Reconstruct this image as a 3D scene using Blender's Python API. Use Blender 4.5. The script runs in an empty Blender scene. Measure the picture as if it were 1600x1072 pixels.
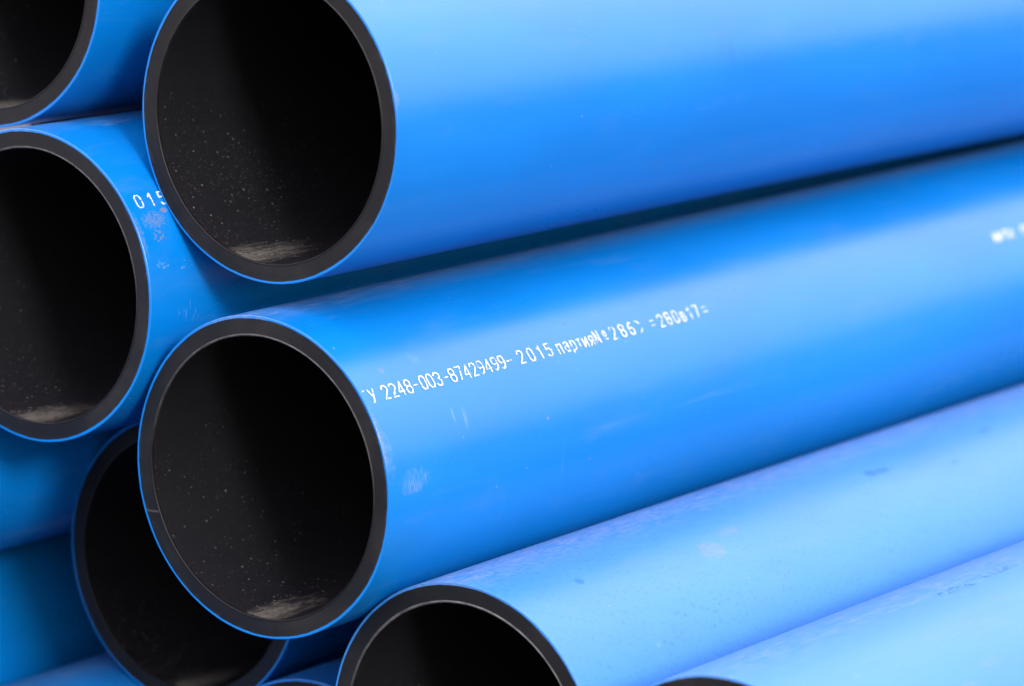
import bpy, math, random
from mathutils import Matrix, Vector
random.seed(7)
C = bpy.context.scene
COL = C.collection

# ------------------------------------------------------------------ camera, sky, sun, exposure
H0 = 1.29                                   # camera height above the yard
cam = bpy.data.cameras.new('camera')
cam.lens = 123.633; cam.sensor_width = 36.0; cam.sensor_fit = 'HORIZONTAL'
cam.clip_start = 0.05; cam.clip_end = 2000
cam.dof.use_dof = True; cam.dof.focus_distance = 2.98; cam.dof.aperture_fstop = 4.0
co = bpy.data.objects.new('camera', cam); COL.objects.link(co)
M = ((0.7950344, 0.0, -0.6065644), (0.5996415, -0.150653, 0.7859604), (-0.0913808, -0.9885867, -0.1197744))
co.matrix_world = Matrix(((M[0][0], -M[0][1], -M[0][2], 0), (M[1][0], -M[1][1], -M[1][2], 0), (M[2][0], -M[2][1], -M[2][2], H0), (0, 0, 0, 1)))
C.camera = co

SUN_EL, SUN_AZ = math.radians(16), math.radians(116)     # azimuth from +Y towards +X
world = bpy.data.worlds.new('World'); C.world = world; world.use_nodes = True
wn = world.node_tree.nodes; wl = world.node_tree.links
sky = wn.new('ShaderNodeTexSky'); sky.sky_type = 'NISHITA'; sky.sun_disc = False
sky.sun_elevation = SUN_EL; sky.sun_rotation = SUN_AZ
sky.air_density = 1.0; sky.dust_density = 2.0; sky.ozone_density = 1.0; sky.altitude = 100
wn['Background'].inputs['Strength'].default_value = 0.15
# thin bright overcast over the clear sky: brighter overhead than at the horizon, as an overcast sky is
geo = wn.new('ShaderNodeNewGeometry'); sep = wn.new('ShaderNodeSeparateXYZ'); wl.new(geo.outputs['Incoming'], sep.inputs[0])
def wmath(op, a, b):
    n = wn.new('ShaderNodeMath'); n.operation = op
    for i, v in enumerate((a, b)):
        if hasattr(v, 'is_output'): wl.new(v, n.inputs[i])
        else: n.inputs[i].default_value = v
    return n.outputs[0]
CLOUD = 7.3
up = wmath('MAXIMUM', wmath('MULTIPLY', sep.outputs[2], -1.0), 0.0)
cn = wn.new('ShaderNodeTexNoise'); cn.inputs['Scale'].default_value = 1.6; cn.inputs['Detail'].default_value = 4
wl.new(geo.outputs['Incoming'], cn.inputs['Vector'])
lum = wmath('MULTIPLY', wmath('ADD', wmath('MULTIPLY', up, 2.6), .8), wmath('MULTIPLY', wmath('ADD', wmath('MULTIPLY', cn.outputs[0], .5), .75), CLOUD/3))
cc = wn.new('ShaderNodeCombineColor'); wl.new(wmath('MULTIPLY', lum, 1.13), cc.inputs[0]); wl.new(wmath('MULTIPLY', lum, .93), cc.inputs[1]); wl.new(wmath('MULTIPLY', lum, 1.03), cc.inputs[2])
mx = wn.new('ShaderNodeMix'); mx.data_type = 'RGBA'; mx.inputs[0].default_value = .8
wl.new(sky.outputs[0], mx.inputs[6]); wl.new(cc.outputs[0], mx.inputs[7]); wl.new(mx.outputs[2], wn['Background'].inputs[0])

sun = bpy.data.lights.new('sun', 'SUN'); sun.energy = 0.85; sun.angle = math.radians(10); sun.color = (1.0, 0.98, 0.96)
so = bpy.data.objects.new('sun', sun); COL.objects.link(so)
sd = Vector((math.sin(SUN_AZ)*math.cos(SUN_EL), math.cos(SUN_AZ)*math.cos(SUN_EL), math.sin(SUN_EL)))
so.rotation_euler = sd.to_track_quat('Z', 'Y').to_euler(); so.location = (4, -4, 4)

C.render.engine = 'CYCLES'
C.view_settings.view_transform = 'Standard'; C.view_settings.look = 'None'
C.view_settings.exposure = 2.27; C.view_settings.gamma = 1.0

# ------------------------------------------------------------------ node helpers
R = 0.14; RI = 0.1232; SK = 0.0023
class NT:
    def __init__(s, name):
        s.m = bpy.data.materials.new(name); s.m.use_nodes = True
        s.n = s.m.node_tree.nodes; s.l = s.m.node_tree.links
        s.b = s.n['Principled BSDF']
    def put(s, v, sock):
        if hasattr(v, 'is_output'): s.l.new(v, sock)
        elif isinstance(v, (tuple, list)) and len(v) == 3 and sock.type == 'RGBA': sock.default_value = (*v, 1)
        else: sock.default_value = v
    def math(s, op, a, b=0.0, c=None, clamp=False):
        n = s.n.new('ShaderNodeMath'); n.operation = op; n.use_clamp = clamp
        s.put(a, n.inputs[0]); s.put(b, n.inputs[1])
        if c is not None: s.put(c, n.inputs[2])
        return n.outputs[0]
    def mix(s, f, a, b):
        n = s.n.new('ShaderNodeMix'); n.data_type = 'RGBA'
        s.put(f, n.inputs[0]); s.put(a, n.inputs[6]); s.put(b, n.inputs[7]); return n.outputs[2]
    def ramp(s, v, lo, hi, a=0.0, b=1.0, smooth=True):
        n = s.n.new('ShaderNodeMapRange'); n.interpolation_type = 'SMOOTHSTEP' if smooth else 'LINEAR'
        s.put(v, n.inputs[0]); n.inputs[1].default_value = lo; n.inputs[2].default_value = hi
        n.inputs[3].default_value = a; n.inputs[4].default_value = b; return n.outputs[0]
    def uv(s):
        t = s.n.new('ShaderNodeUVMap'); t.uv_map = 'UVMap'
        x = s.n.new('ShaderNodeSeparateXYZ'); s.l.new(t.outputs[0], x.inputs[0])
        s.U, s.V, s.UV = x.outputs[0], x.outputs[1], t.outputs[0]
    def coord(s, src, scale, off=(0, 0, 0), rot=0.0):
        n = s.n.new('ShaderNodeMapping'); s.l.new(src, n.inputs[0]); n.inputs['Scale'].default_value = scale
        n.inputs['Location'].default_value = off; n.inputs['Rotation'].default_value = (0, 0, rot); return n.outputs[0]
    def noise(s, vec, scale, detail=4, rough=0.55, dist=0.0):
        n = s.n.new('ShaderNodeTexNoise'); n.inputs['Scale'].default_value = scale; n.inputs['Detail'].default_value = detail
        n.inputs['Roughness'].default_value = rough; n.inputs['Distortion'].default_value = dist
        s.l.new(vec, n.inputs['Vector']); return n.outputs[0]
    def specks(s, vec, scale, size, keep):
        n = s.n.new('ShaderNodeTexVoronoi'); n.voronoi_dimensions = '2D'; n.inputs['Scale'].default_value = scale; s.l.new(vec, n.inputs['Vector'])
        c = s.n.new('ShaderNodeSeparateColor'); s.l.new(n.outputs['Color'], c.inputs[0])
        sz = s.math('MULTIPLY', s.math('POWER', c.outputs[1], 2.0), size)
        near = s.math('LESS_THAN', n.outputs['Distance'], s.math('ADD', sz, size*0.25))
        sel = s.math('LESS_THAN', c.outputs[0], keep)
        return s.math('MULTIPLY', near, sel)
    def bump(s, h, strength, dist):
        n = s.n.new('ShaderNodeBump'); n.inputs['Strength'].default_value = strength; n.inputs['Distance'].default_value = dist
        s.l.new(h, n.inputs['Height']); s.l.new(n.outputs[0], s.b.inputs['Normal'])
    def spot(s, y, phi, ry, rv, soft=1.0):
        """soft elliptical mask round one place on the pipe wall: y along it, phi round it"""
        a = s.math('DIVIDE', s.math('SUBTRACT', s.U, y), ry)
        b = s.math('DIVIDE', s.math('SUBTRACT', s.V, math.radians(phi)*R), rv)
        q = s.math('ADD', s.math('MULTIPLY', a, a), s.math('MULTIPLY', b, b))
        return s.ramp(q, 1.0, 1.0-soft, 0.0, 1.0)

GREY = (0.12, 0.14, 0.18); TAN = (0.14, 0.125, 0.12); RED = (0.17, 0.12, 0.17); DEEP = (0.0001, 0.080, 0.235); PALE = (0.11, 0.20, 0.38)
BLUE = (0.0002, 0.110, 0.365)
def blue_material(name, seed, film=0.0, top_dust=0.5, marks=(), base=BLUE, rough0=.24):
    t = NT(name); t.uv(); off = (seed*3.1, seed*1.7, 0)
    big = t.noise(t.coord(t.UV, (3, 9, 1), off), 1.0, 3)
    col = t.mix(t.ramp(big, .3, .7), tuple(c*0.93 for c in base), tuple(c*1.05 for c in base))
    # fine lengthwise drawing lines of the extrusion
    fine = t.noise(t.coord(t.UV, (2.0, 420, 1), off), 1.0, 3, .6)
    col = t.mix(t.math('MULTIPLY', t.ramp(fine, .6, .8), 0.025), col, PALE)
    dust_total = None
    # even film of settled dust
    if film > 0:
        cloud = t.noise(t.coord(t.UV, (4, 12, 1), off), 1.0, 5, .62)
        up = t.ramp(t.V, math.radians(-40)*R, math.radians(70)*R, 0.25, 1.0)
        f = t.math('MULTIPLY', t.math('MULTIPLY', t.ramp(cloud, .25, .75, .75, 1.0), film), up)
        col = t.mix(f, col, (0.17, 0.26, 0.38)); dust_total = f
    # streaky, speckled dirt along the crest
    crest = t.ramp(t.math('ABSOLUTE', t.math('SUBTRACT', t.V, math.radians(94)*R)), 0.062, 0.008)
    st = t.noise(t.coord(t.UV, (34, 120, 1), off, 0.03), 1.0, 8, .80)
    st2 = t.noise(t.coord(t.UV, (160, 330, 1), off), 1.0, 4, .7)
    d = t.math('MULTIPLY', t.math('MULTIPLY', crest, t.ramp(st, .38, .74, .12, 1.0)), t.math('MULTIPLY', t.ramp(st2, .3, .7, .3, 1.), top_dust*1.1), clamp=True)
    col = t.mix(d, col, (0.15, 0.19, 0.26))
    # sparse pinpricks everywhere
    sp = t.specks(t.coord(t.UV, (1, 1, 1), off), 95, .10, .05)
    col = t.mix(t.math('MULTIPLY', sp, .35), col, PALE)
    # fine hair scratches running round and along the wall
    hair = t.noise(t.coord(t.UV, (700, 12, 1), off, 0.35), 1.0, 2, .5)
    hm = t.noise(t.coord(t.UV, (9, 9, 1), off), 1.0, 2)
    hs = t.math('MULTIPLY', t.ramp(hair, .70, .74), t.ramp(hm, .58, .7))
    col = t.mix(t.math('MULTIPLY', hs, .40), col, PALE)
    drag = t.noise(t.coord(t.UV, (3.0, 900, 1), off, -.006), 1.0, 1, .5)
    dm = t.noise(t.coord(t.UV, (2.5, 16, 1), off), 1.0, 3)
    col = t.mix(t.math('MULTIPLY', t.math('MULTIPLY', t.ramp(drag, .70, .78), t.ramp(dm, .5, .68)), .30), col, PALE)
    grime = t.noise(t.coord(t.UV, (7, 26, 1), off), 1.0, 7, .7)
    col = t.mix(t.math('MULTIPLY', t.ramp(grime, .52, .75), .10), col, (0.10, 0.14, 0.22))
    # marks that belong to this one pipe
    for (y, phi, ry, rv, c, sc, lo, hi, k) in marks:
        m = t.spot(y, phi, ry, rv)
        if sc:
            nz = t.noise(t.coord(t.UV, sc, (seed+y*50, phi, 0)), 1.0, 5, .68)
            # the noise threshold loosens towards the middle of the mark
            m = t.ramp(t.math('ADD', nz, t.math('MULTIPLY', t.math('SUBTRACT', m, 1.0), .35)), lo, hi)
        col = t.mix(t.math('MULTIPLY', m, k), col, c)
    t.put(col, t.b.inputs['Base Color'])
    rough = t.ramp(t.noise(t.coord(t.UV, (5, 14, 1), off), 1.0, 4), .3, .7, rough0, rough0+.07)
    rough = t.math('ADD', rough, t.math('MULTIPLY', d, .4))
    if dust_total is not None: rough = t.math('ADD', rough, t.math('MULTIPLY', dust_total, .35))
    t.put(rough, t.b.inputs['Roughness']); t.b.inputs['IOR'].default_value = 1.46
    return t.m

def core_material(seed):
    """sawn end face of the black wall: fine arcs of the cut, scuffs, a little dust"""
    t = NT('sawn black polyethylene'); t.uv(); off = (seed*5.3, seed*2.9, 0)
    tc = t.n.new('ShaderNodeTexCoord'); x = t.n.new('ShaderNodeSeparateXYZ'); t.l.new(tc.outputs['Object'], x.inputs[0])
    r = t.math('SQRT', t.math('ADD', t.math('MULTIPLY', x.outputs[0], x.outputs[0]), t.math('MULTIPLY', x.outputs[2], x.outputs[2])))
    cb = t.n.new('ShaderNodeCombineXYZ'); t.put(r, cb.inputs[0]); t.put(t.V, cb.inputs[1])
    rings = t.noise(t.coord(cb.outputs[0], (1500, 5, 1), off), 1.0, 3, .6)
    cloud = t.noise(t.coord(tc.outputs['Object'], (14, 14, 14), off), 1.0, 5, .6)
    fleck = t.noise(t.coord(cb.outputs[0], (420, 70, 1), off), 1.0, 5, .7)
    col = t.mix(t.ramp(rings, .3, .7), (0.0030, 0.0036, 0.0036), (0.0052, 0.0060, 0.0059))
    col = t.mix(t.math('MULTIPLY', t.ramp(cloud, .45, .8), .5), col, (0.022, 0.021, 0.020))
    col = t.mix(t.math('MULTIPLY', t.ramp(fleck, .70, .80), .30), col, (0.10, 0.09, 0.08))
    nick = t.ramp(t.math('ABSOLUTE', t.math('ADD', t.math('SUBTRACT', t.V, 3.39*R), t.math('MULTIPLY', t.math('SUBTRACT', r, .13), .35))), .0016, .0002)
    col = t.mix(t.math('MULTIPLY', nick, .5 if seed == 12 else 0.0), col, (0.06, 0.06, 0.06))
    edge = t.math('MULTIPLY', t.ramp(r, R-SK-.003, R-SK), t.ramp(fleck, .5, .62))
    col = t.mix(t.math('MULTIPLY', edge, .25), col, (0.06, 0.055, 0.05))
    t.put(col, t.b.inputs['Base Color']); t.b.inputs['IOR'].default_value = 1.28
    t.put(t.ramp(cloud, .3, .7, .46, .58), t.b.inputs['Roughness'])
    t.bump(rings, .25, .0003)
    return t.m

def bore_material(seed, amount=1.0, phic=262):
    """inside of the pipe: smooth black, grit specks, dust blown in on the bottom by the mouth"""
    t = NT('black pipe bore'); t.uv(); off = (seed*7.7, seed*1.3, 0)
    base = t.mix(t.noise(t.coord(t.UV, (6, 30, 1), off), 1.0, 4), (0.0048, 0.0052, 0.0066), (0.0064,0.0068,0.0084))
    # grit
    clump = t.noise(t.coord(t.UV, (9, 9, 1), off), 1.0, 3)
    low = t.ramp(t.math('ABSOLUTE', t.math('SUBTRACT', t.V, math.radians(250)*R)), math.radians(110)*R, math.radians(15)*R, .12, 1.0)
    wobble = t.n.new('ShaderNodeVectorMath'); wobble.operation = 'ADD'
    t.l.new(t.coord(t.UV, (1, 1, 1), off), wobble.inputs[0])
    nn = t.n.new('ShaderNodeTexNoise'); nn.inputs['Scale'].default_value = 60; t.l.new(t.UV, nn.inputs['Vector'])
    sc = t.n.new('ShaderNodeVectorMath'); sc.operation = 'SCALE'; sc.inputs['Scale'].default_value = .004; t.l.new(nn.outputs['Color'], sc.inputs[0])
    t.l.new(sc.outputs[0], wobble.inputs[1])
    s1 = t.specks(wobble.outputs[0], 170, .15, .30*amount)
    s2 = t.specks(wobble.outputs[0], 380, .22, .34*amount)
    g = t.math('MULTIPLY', t.math('ADD', t.math('MULTIPLY', s1, .9), t.math('MULTIPLY', s2, .40), clamp=True), t.math('MULTIPLY', t.ramp(clump, .33, .6, .25, 1.0), low))
    col = t.mix(t.math('MULTIPLY', g, .33), base, (0.26, 0.25, 0.235))
    # dust lying on the bottom just inside the mouth
    m = t.math('MULTIPLY', t.ramp(t.math('ABSOLUTE', t.math('SUBTRACT', t.V, math.radians(phic)*R)), .055, .0), t.ramp(t.U, .20, .0))
    st = t.noise(t.coord(t.UV, (30+(seed % 5)*9, 110+(seed % 3)*40, 1), off, .15+.06*(seed % 4)), 1.0, 8, .76)
    st3 = t.noise(t.coord(t.UV, (300, 300, 1), off), 1.0, 4, .7)
    dd = t.ramp(t.math('ADD', st, t.math('MULTIPLY', t.math('SUBTRACT', m, 1.0), .60)), .18, .60)
    dd = t.math('MULTIPLY', dd, t.ramp(st3, .3, .7, .35, 1.0))
    col = t.mix(t.math('MULTIPLY', dd, .9), col, (0.092, 0.090, 0.077))
    t.put(col, t.b.inputs['Base Color'])
    t.put(t.math('ADD', t.math('MULTIPLY', dd, .35), .42), t.b.inputs['Roughness']); t.b.inputs['IOR'].default_value = 1.25
    return t.m

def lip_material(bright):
    t = NT('plastic burr with painted highlight'); t.uv()
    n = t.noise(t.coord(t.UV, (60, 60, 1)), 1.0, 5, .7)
    top_glint = t.math('POWER', t.math('MAXIMUM', t.math('COSINE', t.math('SUBTRACT', t.math('MULTIPLY', t.V, 2*math.pi/(.0034*256)), 1.35)), 0.0), .8)  # rim highlight put into the colour, brightest at the top of the mouth
    top_glint = t.math('MULTIPLY', top_glint, t.ramp(n, .3, .65, .25, 1.0))
    t.put(t.mix(top_glint, (0.0025, 0.0025, 0.003), (0.09*bright, 0.094*bright, 0.098*bright)), t.b.inputs['Base Color'])
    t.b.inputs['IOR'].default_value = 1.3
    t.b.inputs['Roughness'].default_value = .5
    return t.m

def ink_material(solid=False):   # solid: unworn
    t = NT('worn white marking ink'); tc = t.n.new('ShaderNodeTexCoord')
    n = t.noise(t.coord(tc.outputs['Object'], (420, 420, 420)), 1.0, 4, .7)
    n2 = t.noise(t.coord(tc.outputs['Object'], (60, 60, 60)), 1.0, 3, .6)
    t.put(t.mix(t.ramp(n, .3, .75), (0.26, 0.32, 0.42), (0.55, 0.57, 0.60)), t.b.inputs['Base Color'])
    t.b.inputs['Roughness'].default_value = .6
    v = t.math('ADD', n, t.math('MULTIPLY', n2, .5))
    n3 = t.noise(t.coord(tc.outputs['Object'], (150, 150, 150)), 1.0, 2, .5)
    v = t.math('ADD', v, t.math('MULTIPLY', n3, .5))
    if not solid: t.put(t.ramp(v, .81, .98, .12, 1.0), t.b.inputs['Alpha'])
    return t.m

# ------------------------------------------------------------------ mesh helpers
def link(name, verts, faces, mats, parent=None, uvs=None, midx=None, smooth=True, sharp_ang=None):
    me = bpy.data.meshes.new(name); me.from_pydata(verts, [], faces)
    if uvs is not None:
        l = me.uv_layers.new(name='UVMap')
        for p in me.polygons:
            q = uvs[p.index]
            for j, li in enumerate(p.loop_indices): l.data[li].uv = q[j]
    for m in mats: me.materials.append(m)
    if midx:
        for p, i in zip(me.polygons, midx): p.material_index = i
    me.polygons.foreach_set('use_smooth', [smooth]*len(me.polygons))
    me.update()
    o = bpy.data.objects.new(name, me); COL.objects.link(o)
    if parent: o.parent = parent
    return o

SEG = 256
def skinwob(ph): return .00022*math.sin(2*ph+.7)+.00012*math.sin(7*ph)+.00009*math.sin(19*ph+2)+.00007*math.sin(43*ph+1)+.00006*math.sin(71*ph)
def revolve(name, profile, parent, mats, pidx, oval, bend, jitter=None):
    """profile: list of strips, each a list of (y, r); strips do not share vertices, so their joints stay crisp"""
    V, F, UVs, MI = [], [], [], []
    for si, strip in enumerate(profile):
        base = len(V)
        for (y, r) in strip:
            for k in range(SEG):
                ph = 2*math.pi*k/SEG
                rr = r*(1+oval[0]/100*math.cos(2*ph)+oval[1]/100*math.sin(2*ph))
                if r < 0: rr = -rr+skinwob(ph)+jitter(ph)
                elif jitter: rr += jitter(ph)*(r/R)
                dx, dz = bend[0]*y*y/10*(1 if y < 2 else 4/(y*y)), bend[1]*y*y/10*(1 if y < 2 else 4/(y*y))
                V.append((rr*math.cos(ph)+dx, y, rr*math.sin(ph)+dz))
        for i in range(len(strip)-1):
            for k in range(SEG):
                k2 = (k+1) % SEG
                a, b, c, d = base+i*SEG+k, base+i*SEG+k2, base+(i+1)*SEG+k2, base+(i+1)*SEG+k
                F.append((a, b, c, d)); MI.append(pidx[si])
                p1, p2 = 2*math.pi*k/SEG, 2*math.pi*(k+1)/SEG
                if name != 'bore' and k >= SEG//2+SEG//8: p1 -= 2*math.pi; p2 -= 2*math.pi     # the seam lies at the back, out of sight
                y1, y2 = strip[i][0], strip[i+1][0]
                if abs(y1-y2) < 1e-5: y1, y2 = abs(strip[i][1]), abs(strip[i+1][1])
                UVs.append(((y1, p1*R), (y1, p2*R), (y2, p2*R), (y2, p1*R)))
    return link(name, V, F, mats, parent, UVs, MI)

YS = [0.0006, .01, .05, .12, .2, .3, .4, .5, .6, .7, .8, .9, 1.0, 1.1, 1.25, 1.4, 1.6, 1.8, 2.0, 3, 6, 11.5]
INK = ink_material()
DIRS = {}
def make_pipe(pos, oval, dirs, bend, label, blue, seed, grit=1.0, phic=262, lipw=.3, group='blue water pipes stacked in the yard'):
    e = bpy.data.objects.new('plastic_pipe', None); COL.objects.link(e)
    e.empty_display_size = .1
    d = Vector((dirs[0]/100, 1, dirs[1]/100)).normalized()
    x = Vector((1, 0, 0)); x = (x-x.dot(d)*d).normalized(); z = x.cross(d)
    e.matrix_world = Matrix(((x[0], d[0], z[0], pos[0]), (x[1], d[1], z[1], pos[1]), (x[2], d[2], z[2], pos[2]+H0), (0, 0, 0, 1)))
    e['label'] = label; e['category'] = 'pipe'; e['group'] = group
    rnd = random.Random(seed); ph0 = [rnd.uniform(0, 6.28) for _ in range(6)]
    wob = lambda ph: 0.00025*math.sin(3*ph+ph0[0])+0.00015*math.sin(5*ph+ph0[1])
    ri = RI
    wob2 = lambda ph: 0.0006*math.sin(2*ph+ph0[2])+0.0004*math.sin(5*ph+ph0[3])+0.00022*math.sin(17*ph+ph0[4])+0.00012*math.sin(41*ph+ph0[5])
    # blue outer skin: end ring, tiny rounded arris, long wall
    revolve('blue_skin', [[(0.0, -(R-SK)), (0.0, R-.0006)], [(0.0, R-.0006), (.0002, R-.00018), (.0006, R)], [(y, R) for y in YS]],
            e, [blue], [0, 0, 0], oval, bend, wob)
    # black wall: end face set back a hair, bore
    revolve('black_wall', [[(.0003, ri+.0011), (.0003, R-.0012)]], e, [core_material(seed)], [0], oval, bend)
    revolve('bore', [[(y+.0012, ri) for y in YS]], e, [bore_material(seed, grit, phic)], [0], oval, bend)
    # thin burr left by the saw round the mouth, uneven in width
    V, F, UVs = [], [], []
    for k in range(SEG):
        ph = 2*math.pi*k/SEG; o = 1+oval[0]/100*math.cos(2*ph)+oval[1]/100*math.sin(2*ph)
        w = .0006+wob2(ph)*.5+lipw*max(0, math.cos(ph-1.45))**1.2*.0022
        for (y, r) in ((.0003, ri+.0011), (-.0002, ri+.0007), (-.0001, ri-.0001), (.0010, ri-w*.55), (.0030, ri-.00005)):
            V.append((r*o*math.cos(ph), y, r*o*math.sin(ph)))
    for k in range(SEG):
        for i in range(4):
            a, b = k*5+i, k*5+i+1; c, d2 = ((k+1) % SEG)*5+i+1, ((k+1) % SEG)*5+i
            F.append((a, d2, c, b)); UVs.append(((i*.002, k*.0034), (i*.002, k*.0034+.0034), (i*.002+.002, k*.0034+.0034), (i*.002+.002, k*.0034)))
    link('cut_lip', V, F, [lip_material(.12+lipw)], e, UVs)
    return e

# ------------------------------------------------------------------ stencilled lettering, as strokes lying on the wall
G = {  # polylines on a 0..4 x 0..6 grid
 '0': [[(1, 0), (0, 1.2), (0, 4.8), (1, 6), (3, 6), (4, 4.8), (4, 1.2), (3, 0), (1, 0)]],
 '1': [[(.6, 4.6), (2.2, 6), (2.2, 0)]],
 '2': [[(0, 4.8), (.8, 6), (3, 6), (4, 5), (4, 4), (0, 0), (4, 0)]],
 '3': [[(0, 5.2), (1, 6), (3, 6), (4, 5), (4, 4), (2.6, 3.2), (4, 2.2), (4, 1), (3, 0), (1, 0), (0, .8)]],
 '4': [[(3, 0), (3, 6), (0, 2), (0, 1.6), (4, 1.6)]],
 '5': [[(3.8, 6), (.4, 6), (.2, 3.5), (2.8, 3.7), (4, 2.7), (4, 1), (3, 0), (1, 0), (0, .8)]],
 '6': [[(3.6, 5.6), (2.6, 6), (1, 5.2), (0, 3.4), (0, 1.2), (1, 0), (3, 0), (4, 1.1), (4, 2.4), (3, 3.4), (.6, 3)]],
 '7': [[(0, 6), (4, 6), (1.6, 0)]],
 '8': [[(1, 3.2), (0, 4.2), (0, 5), (1, 6), (3, 6), (4, 5), (4, 4.2), (3, 3.2), (1, 3.2), (0, 2.2), (0, 1), (1, 0), (3, 0), (4, 1), (4, 2.2), (3, 3.2)]],
 '9': [[(.4, .4), (1.4, 0), (3, .8), (4, 2.6), (4, 4.8), (3, 6), (1, 6), (0, 4.9), (0, 3.6), (1, 2.7), (3.4, 3)]],
 '-': [[(0, 2.8), (4, 2.8)]],
 '=': [[(.2, 4.1), (3.8, 4.1)], [(.2, 1.7), (3.8, 1.7)]],
 'Т cut': [[(2.2, 6), (4, 6)]],   # only the right end of its bar is left beside the saw cut
 'Т': [[(0, 6), (4, 6)], [(2, 6), (2, 0)]],
 'У': [[(0, 6), (2.1, 2.4)], [(4, 6), (2, 1.6), (1.2, 0), (.3, 0)]],
 'п': [[(0, 0), (0, 4.4), (4, 4.4), (4, 0)]],
 'а': [[(.4, 4), (1.2, 4.4), (3, 4.4), (3.8, 3.6), (3.8, 0)], [(3.8, 2.6), (1, 2.6), (0, 1.8), (0, .8), (.8, 0), (2.6, 0), (3.8, .9)]],
 'р': [[(0, -1), (0, 4.4), (3, 4.4), (4, 3.4), (4, 1), (3, 0), (0, 0)]],
 'т': [[(0, 4.4), (4, 4.4)], [(2, 4.4), (2, 0)]],
 'и': [[(0, 4.4), (0, 0), (4, 4.4), (4, 0)]],
 'я': [[(4, 0), (4, 4.4), (1, 4.4), (0, 3.6), (0, 2.9), (1, 2.1), (4, 2.1)], [(1.9, 2.1), (0, 0)]],
 '№': [[(0, 0), (0, 6), (3.4, 0), (3.4, 6)]],
 'º': [[(.8, 2.6), (.3, 3.4), (.3, 4.4), (1, 5.2), (2.4, 5.2), (3, 4.4), (3, 3.4), (2.4, 2.6), (.8, 2.6)], [(.2, 1.1), (3.2, 1.1)]],
 ')': [[(.4, 6), (2.6, 5), (3.2, 4.3)], [(3.4, 1.4), (2.6, .3), (1.2, -.2)]],


 'в': [[(0, 0), (0, 4.4), (2.8, 4.4), (3.6, 3.7), (2.8, 2.4), (0, 2.4)], [(2.8, 2.4), (3.9, 1.6), (3.8, .7), (2.8, 0), (0, 0)]],
}
def lettering(parent, chars, ink=None, wchar=.0066, hchar=.0118, sw=.0013, phib=27.3, oval=(0, 0), bend=(0, 0)):
    """chars: (glyph, y of its centre). Baseline at angle phib. Every character is a part of its own."""
    rnd = random.Random(3)
    for (ch, yc) in chars:
        wc = wchar*(.82 if ch in 'партиявº' else 1.0); sx, sy = wc/4, hchar/6; V, F = [], []; lay = 0
        lean = rnd.uniform(-.02, .02); dy = rnd.uniform(-.0002, .0002); x0 = yc-wc/2
        for line in G[ch]:
            for (a, b) in zip(line[:-1], line[1:]):
                ax, ay = x0+a[0]*sx+a[1]*sy*lean, a[1]*sy+dy; bx, by = x0+b[0]*sx+b[1]*sy*lean, b[1]*sy+dy
                L = math.hypot(bx-ax, by-ay); tx, ty = (bx-ax)/L, (by-ay)/L; nx, ny = -ty, tx
                w = sw*.5*rnd.uniform(.9, 1.2)*(1.12 if abs(ty) > .5 else .8)
                lay += 1; rr = R+.00022+lay*.000012
                def disc(cx, cy, a0):
                    return [(cx+w*(math.cos(a0+math.pi*j/5)*tx+math.sin(a0+math.pi*j/5)*nx), cy+w*(math.cos(a0+math.pi*j/5)*ty+math.sin(a0+math.pi*j/5)*ny)) for j in range(6)]
                m = max(1, int(L/.002))
                poly = disc(ax, ay, math.pi/2)+[(ax+(bx-ax)*j/m-w*nx, ay+(by-ay)*j/m-w*ny) for j in range(1, m)]
                poly += disc(bx, by, -math.pi/2)+[(bx+(ax-bx)*j/m+w*nx, by+(ay-by)*j/m+w*ny) for j in range(1, m)]
                base = len(V); N = len(poly)
                for (px, py) in poly+[(sum(p[0] for p in poly)/N, sum(p[1] for p in poly)/N)]:
                    ph = math.radians(phib)+py/R
                    r2 = rr*(1+oval[0]/100*math.cos(2*ph)+oval[1]/100*math.sin(2*ph))
                    V.append((r2*math.cos(ph)+bend[0]*px*px/10, px, r2*math.sin(ph)+bend[1]*px*px/10))
                for j in range(N): F.append((base+j, base+N, base+(j+1) % N))
        link('printed_character', V, F, [ink or INK], parent, smooth=False)

# ------------------------------------------------------------------ the setting: yard surface
def ground_material():
    t = NT('dusty concrete yard'); tc = t.n.new('ShaderNodeTexCoord')
    a = t.noise(t.coord(tc.outputs['Object'], (1, 1, 1)), 1.3, 8, .6); b = t.noise(t.coord(tc.outputs['Object'], (1, 1, 1)), 60, 5, .7)
    col = t.mix(t.ramp(a, .3, .7), (0.034, 0.036, 0.036), (0.052, 0.054, 0.054))
    col = t.mix(t.math('MULTIPLY', t.ramp(b, .5, .7), .4), col, (0.09, 0.088, 0.085))
    t.put(col, t.b.inputs['Base Color']); t.b.inputs['Roughness'].default_value = .95; t.b.inputs['Specular IOR Level'].default_value = .1
    t.bump(b, .4, .004); return t.m
S_ = 600; n = 24
gv = [(-S_+2*S_*i/n, -S_+2*S_*j/n, 0) for j in range(n+1) for i in range(n+1)]
gf = [(j*(n+1)+i, j*(n+1)+i+1, (j+1)*(n+1)+i+1, (j+1)*(n+1)+i) for j in range(n) for i in range(n)]
g = link('ground', gv, gf, [ground_material()], smooth=False); g['kind'] = 'structure'

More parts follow.
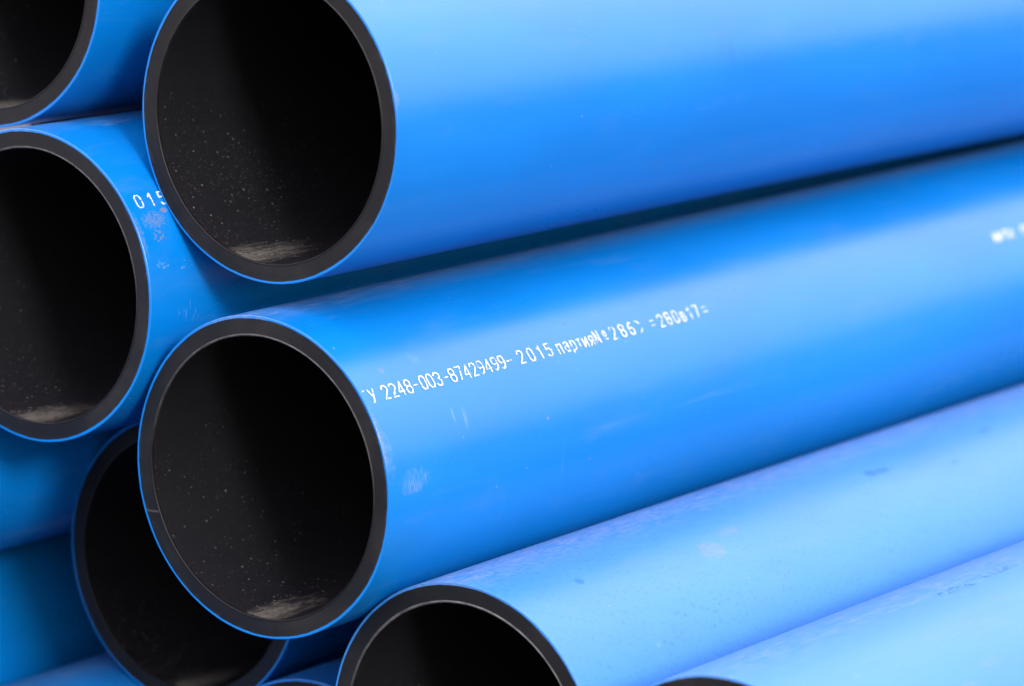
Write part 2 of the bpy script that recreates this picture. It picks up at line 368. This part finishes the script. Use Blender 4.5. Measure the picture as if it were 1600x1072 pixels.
# ------------------------------------------------------------------ the pipes
P = {
'A': ((-1.9557,2.2259,-0.1508),(1.051,0.252),(-0.125,0.107),(0.0067,-0.0390)),
'B': ((-1.9731,2.1918,-0.4498),(0.430,0.310),(-0.010,0.233),(-0.0001,0.0004)),
'C': ((-2.2065,2.1808,-0.2819),(0.647,0.233),(0.240,0.029),(0.0000,0.0000)),
'D': ((-2.2669,2.2225,-0.0055),(1.150,-0.340),(0.038,-0.288),(0.0004,-0.0065)),
'E': ((-2.2287,2.3570,-0.5659),(1.252,0.770),(-0.233,-0.096),(0.0000,0.0000)),
'F': ((-1.8122,2.2289,-0.6798),(0.070,0.785),(-0.078,0.411),(0.0111,-0.0344)),
'G': ((-1.5372,2.2022,-0.7367),(-0.006,0.018),(0.148,-0.390),(0.0144,-0.0381)),
'H': ((-2.0665,2.3241,-0.7990),(0.196,0.122),(-0.010,-0.001),(0.0000,0.0000)),
'I': ((-2.4640,1.70,-0.4190),(0.3,0.1),(0,0),(0,0)),
'J': ((-2.6300,1.60,-0.6600),(0.3,0.1),(0,0),(0,0)),
'K': ((-2.3700,1.72,-0.8110),(0.3,0.1),(0,0),(0,0)),
}
A = (60, 60, 1)
blueA = blue_material('blue polyethylene top pipe', 1, rough0=.27, film=0, top_dust=.5, marks=[
    (.498, 3.5, .008, .018, DEEP, (300, 60, 1), .3, .6, .6), (.483, 5.5, .004, .012, DEEP, None, 0, 0, .25), (.115, -9, .012, .016, DEEP, (50, 30, 1), .4, .6, .25),
    (.41, -13, .06, .020, PALE, (500, 60, 1), .60, .68, .35), (.60, -13, .05, .012, PALE, (500, 60, 1), .60, .68, .3),
    (.10, -78, .22, .006, GREY, (260, 500, 1), .56, .62, .75), (.6, -76, .4, .005, TAN, (260, 500, 1), .60, .66, .6), (.003, 5, .004, .012, GREY, (500, 500, 1), .45, .55, .6)])
blueB = blue_material('blue polyethylene marked pipe', 2, rough0=.27, film=0, top_dust=.8, marks=[
    (.036, -2, .034, .019, PALE, (900, 120, 1), .42, .66, .5), (.030, -4, .026, .012, (.14, .17, .24), (800, 260, 1), .48, .62, .55),
    (.075, -14, .06, .034, (.30, .32, .38), (330, 330, 1), .655, .675, .85), (.05, 0, .10, .05, PALE, (300, 300, 1), .66, .68, .7),
    (.114, 14, .004, .018, PALE, (800, 20, 1), .40, .55, .5), (.100, 16, .003, .012, PALE, (800, 20, 1), .40, .55, .4),
    (.086, 40, .012, .014, PALE, (90, 50, 1), .35, .75, .22), (.041, 38, .005, .005, RED, (200, 200, 1), .3, .6, .25),
    (.002, 14, .005, .05, TAN, (500, 330, 1), .42, .62, .55), (.006, 8, .010, .04, PALE, (420, 160, 1), .42, .66, .35),
    (.16, -22, .05, .03, PALE, (300, 40, 1), .58, .66, .3), (.225, 6, .002, .002, RED, None, 0, 0, .5),
    (.30, 38, .002, .002, (.02, .03, .05), None, 0, 0, .7), (.46, -3, .30, .006, PALE, (14, 300, 1), .45, .6, .12), (.25, -28, .03, .02, PALE, (500, 60, 1), .56, .66, .4),
    (.02, 24, .012, .006, DEEP, (80, 80, 1), .4, .6, .3)])
blueC = blue_material('blue polyethylene scuffed pipe', 3, film=0, top_dust=.5, marks=[
    (.024, 22, .026, .014, (.13, .15, .17), (300, 700, 1), .40, .60, .6), (.040, 25, .008, .004, TAN, (220, 400, 1), .40, .5, .9),
    (.024, 16, .020, .012, TAN, (330, 360, 1), .53, .6, .85), (.003, 18, .006, .034, GREY, (600, 300, 1), .40, .62, .45),
    (.020, 6, .018, .010, PALE, (380, 360, 1), .53, .6, .8), (.05, 4, .03, .012, PALE, (260, 260, 1), .58, .64, .6),
    (.085, 76, .05, .016, PALE, (40, 260, 1), .42, .62, .5), (.05, -12, .05, .02, PALE, (400, 40, 1), .56, .66, .35)])
blueF = blue_material('blue polyethylene dusty pipe', 4, rough0=.36, film=.11, top_dust=.9, marks=[
    (.272, 54.5, .024, .017, RED, (110, 200, 1), .28, .72, .42), (.317, 60, .030, .009, RED, (110, 200, 1), .3, .75, .3),
    (.594, 63.3, .015, .006, DEEP, (120, 160, 1), .2, .42, .95), (.575, 64, .012, .006, DEEP, (120, 160, 1), .2, .42, .95), (.64, 60, .012, .003, DEEP, None, 0, 0, .3),
    (.094, 61, .007, .005, DEEP, (200, 200, 1), .2, .42, 1.0), (.45, 77, .6, .035, DEEP, (80, 190, 1), .60, .70, .8), (.10, 88, .2, .02, DEEP, (60, 160, 1), .58, .68, .35),
    (.02, 75, .05, .02, DEEP, (40, 60, 1), .45, .7, .3), (.12, 25, .02, .02, PALE, (120, 120, 1), .5, .6, .2), (.70, 55, .012, .005, DEEP, (90, 200, 1), .3, .5, .8), (.80, 66, .02, .006, DEEP, (90, 200, 1), .3, .5, .7)])
blueG = blue_material('blue polyethylene palest pipe', 5, rough0=.38, film=.13, top_dust=.6, marks=[
    (.345, 81, .06, .014, DEEP, (110, 210, 1), .46, .56, .95), (.42, 82, .08, .012, DEEP, (110, 210, 1), .46, .58, .85),
    (.21, 40, .02, .01, RED, (140, 240, 1), .35, .75, .2), (.26, 45, .03, .008, RED, (140, 240, 1), .35, .75, .2), (.10, 60, .012, .006, PALE, (120, 200, 1), .4, .6, .4), (.2, 60, .5, .04, PALE, (5, 420, 1), .5, .7, .12)])
blueBack = blue_material('blue polyethylene pipe behind', 6, film=.0, top_dust=.35)
blueK = blue_material('blue polyethylene low pipe', 7, film=.03, top_dust=.6)

def pipe(key, label, mat, seed, grit=1.0, phic=262, lipw=.2):
    return make_pipe(*P[key], label, mat, seed, grit, phic, lipw)
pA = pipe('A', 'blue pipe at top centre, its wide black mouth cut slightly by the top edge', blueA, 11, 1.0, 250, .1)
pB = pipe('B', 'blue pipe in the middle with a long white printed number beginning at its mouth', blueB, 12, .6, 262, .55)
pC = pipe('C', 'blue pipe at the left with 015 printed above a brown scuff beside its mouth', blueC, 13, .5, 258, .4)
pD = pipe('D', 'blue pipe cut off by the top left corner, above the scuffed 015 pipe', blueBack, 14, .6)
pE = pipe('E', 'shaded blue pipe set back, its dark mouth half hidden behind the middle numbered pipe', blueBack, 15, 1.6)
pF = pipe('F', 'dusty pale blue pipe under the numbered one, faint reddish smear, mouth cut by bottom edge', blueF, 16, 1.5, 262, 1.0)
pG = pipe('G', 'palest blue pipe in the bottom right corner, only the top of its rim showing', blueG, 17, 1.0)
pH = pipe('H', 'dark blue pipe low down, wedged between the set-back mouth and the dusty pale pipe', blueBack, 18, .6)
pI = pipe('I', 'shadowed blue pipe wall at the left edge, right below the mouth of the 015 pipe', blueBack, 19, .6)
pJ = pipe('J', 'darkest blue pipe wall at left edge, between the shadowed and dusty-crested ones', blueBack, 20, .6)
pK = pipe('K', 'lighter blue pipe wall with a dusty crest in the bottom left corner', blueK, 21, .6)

# the marking on the middle pipe: measured positions along it
txt = [('Т cut', .0024), ('У', .0128)]
s = '2248-003-87429499-'
txt += [(ch, .0298+i*(.1998-.0298)/17) for i, ch in enumerate(s)]
txt += list(zip('2015', (.2173, .2318, .2456, .2578)))
txt += list(zip('партия', (.2735, .284, .2940, .3030, .3121, .3217)))
txt += list(zip('№º2863', (.3316, .344, .3568, .3709, .3844, .397)))
txt[-1] = (')', .397)
txt += list(zip('=280в17=', (.4184, .4322, .4444, .4563, .4678, .4799, .4906, .504)))
lettering(pB, list(zip('иитипи', (1.054, 1.065, 1.076, 1.087, 1.114, 1.126))), ink=ink_material(False), sw=.0019, wchar=.0094, hchar=.0125, phib=26.0, oval=P['B'][1], bend=P['B'][3])
lettering(pB, txt, oval=P['B'][1], bend=P['B'][3])
lettering(pC, list(zip('0152', (.0165, .0319, .0455, .059))), wchar=.0068, oval=P['C'][1])

# ------------------------------------------------------------------ what carries the stack: lowest row and timber bearers
for i, (x, label) in enumerate(((-2.515, 'a'), (-2.225, 'b'), (-1.93, 'c'), (-1.63, 'd'), (-1.345, 'e'), (-1.06, 'f'), (-.775, 'g'), (-.49, 'h'))):
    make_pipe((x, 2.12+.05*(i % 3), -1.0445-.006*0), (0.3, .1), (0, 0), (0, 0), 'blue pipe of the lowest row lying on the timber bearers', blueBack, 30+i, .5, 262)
for x, y, z in ((-2.015, 2.27, .128), (-2.475, 2.6, -.132), (-2.75, 1.8, -.385)):
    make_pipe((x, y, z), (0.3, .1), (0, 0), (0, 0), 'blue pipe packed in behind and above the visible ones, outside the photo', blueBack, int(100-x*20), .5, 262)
for i, x in enumerate((-1.2, -.917, -.632)):
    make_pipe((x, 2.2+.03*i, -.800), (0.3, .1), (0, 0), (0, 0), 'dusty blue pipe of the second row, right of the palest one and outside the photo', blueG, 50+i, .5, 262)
tw = NT('weathered timber'); tcx = tw.n.new('ShaderNodeTexCoord')
gr = tw.noise(tw.coord(tcx.outputs['Object'], (2, 60, 60)), 1.0, 6, .6)
tw.put(tw.mix(tw.ramp(gr, .3, .7), (.10, .075, .05), (.24, .19, .135)), tw.b.inputs['Base Color']); tw.b.inputs['Roughness'].default_value = .8; tw.bump(gr, .4, .003)
def bearer(y, label):
    import bmesh
    bm = bmesh.new(); bmesh.ops.create_cube(bm, size=1.0)
    bmesh.ops.scale(bm, vec=(2.2, .12, .1), verts=bm.verts)
    bmesh.ops.bevel(bm, geom=bm.edges[:], offset=.004, segments=2, affect='EDGES')
    me = bpy.data.meshes.new('timber_bearer'); bm.to_mesh(me); bm.free(); me.materials.append(tw.m)
    o = bpy.data.objects.new('timber_bearer', me); COL.objects.link(o); o.location = (-1.95, y, .052)
    o['label'] = label; o['category'] = 'timber beam'; o['group'] = 'timber bearers under the stack'
for i, y in enumerate((2.7, 4.9, 7.4, 10.0, 12.6)):
    bearer(y, 'squared timber bearer laid across the ground under the stack of pipes')
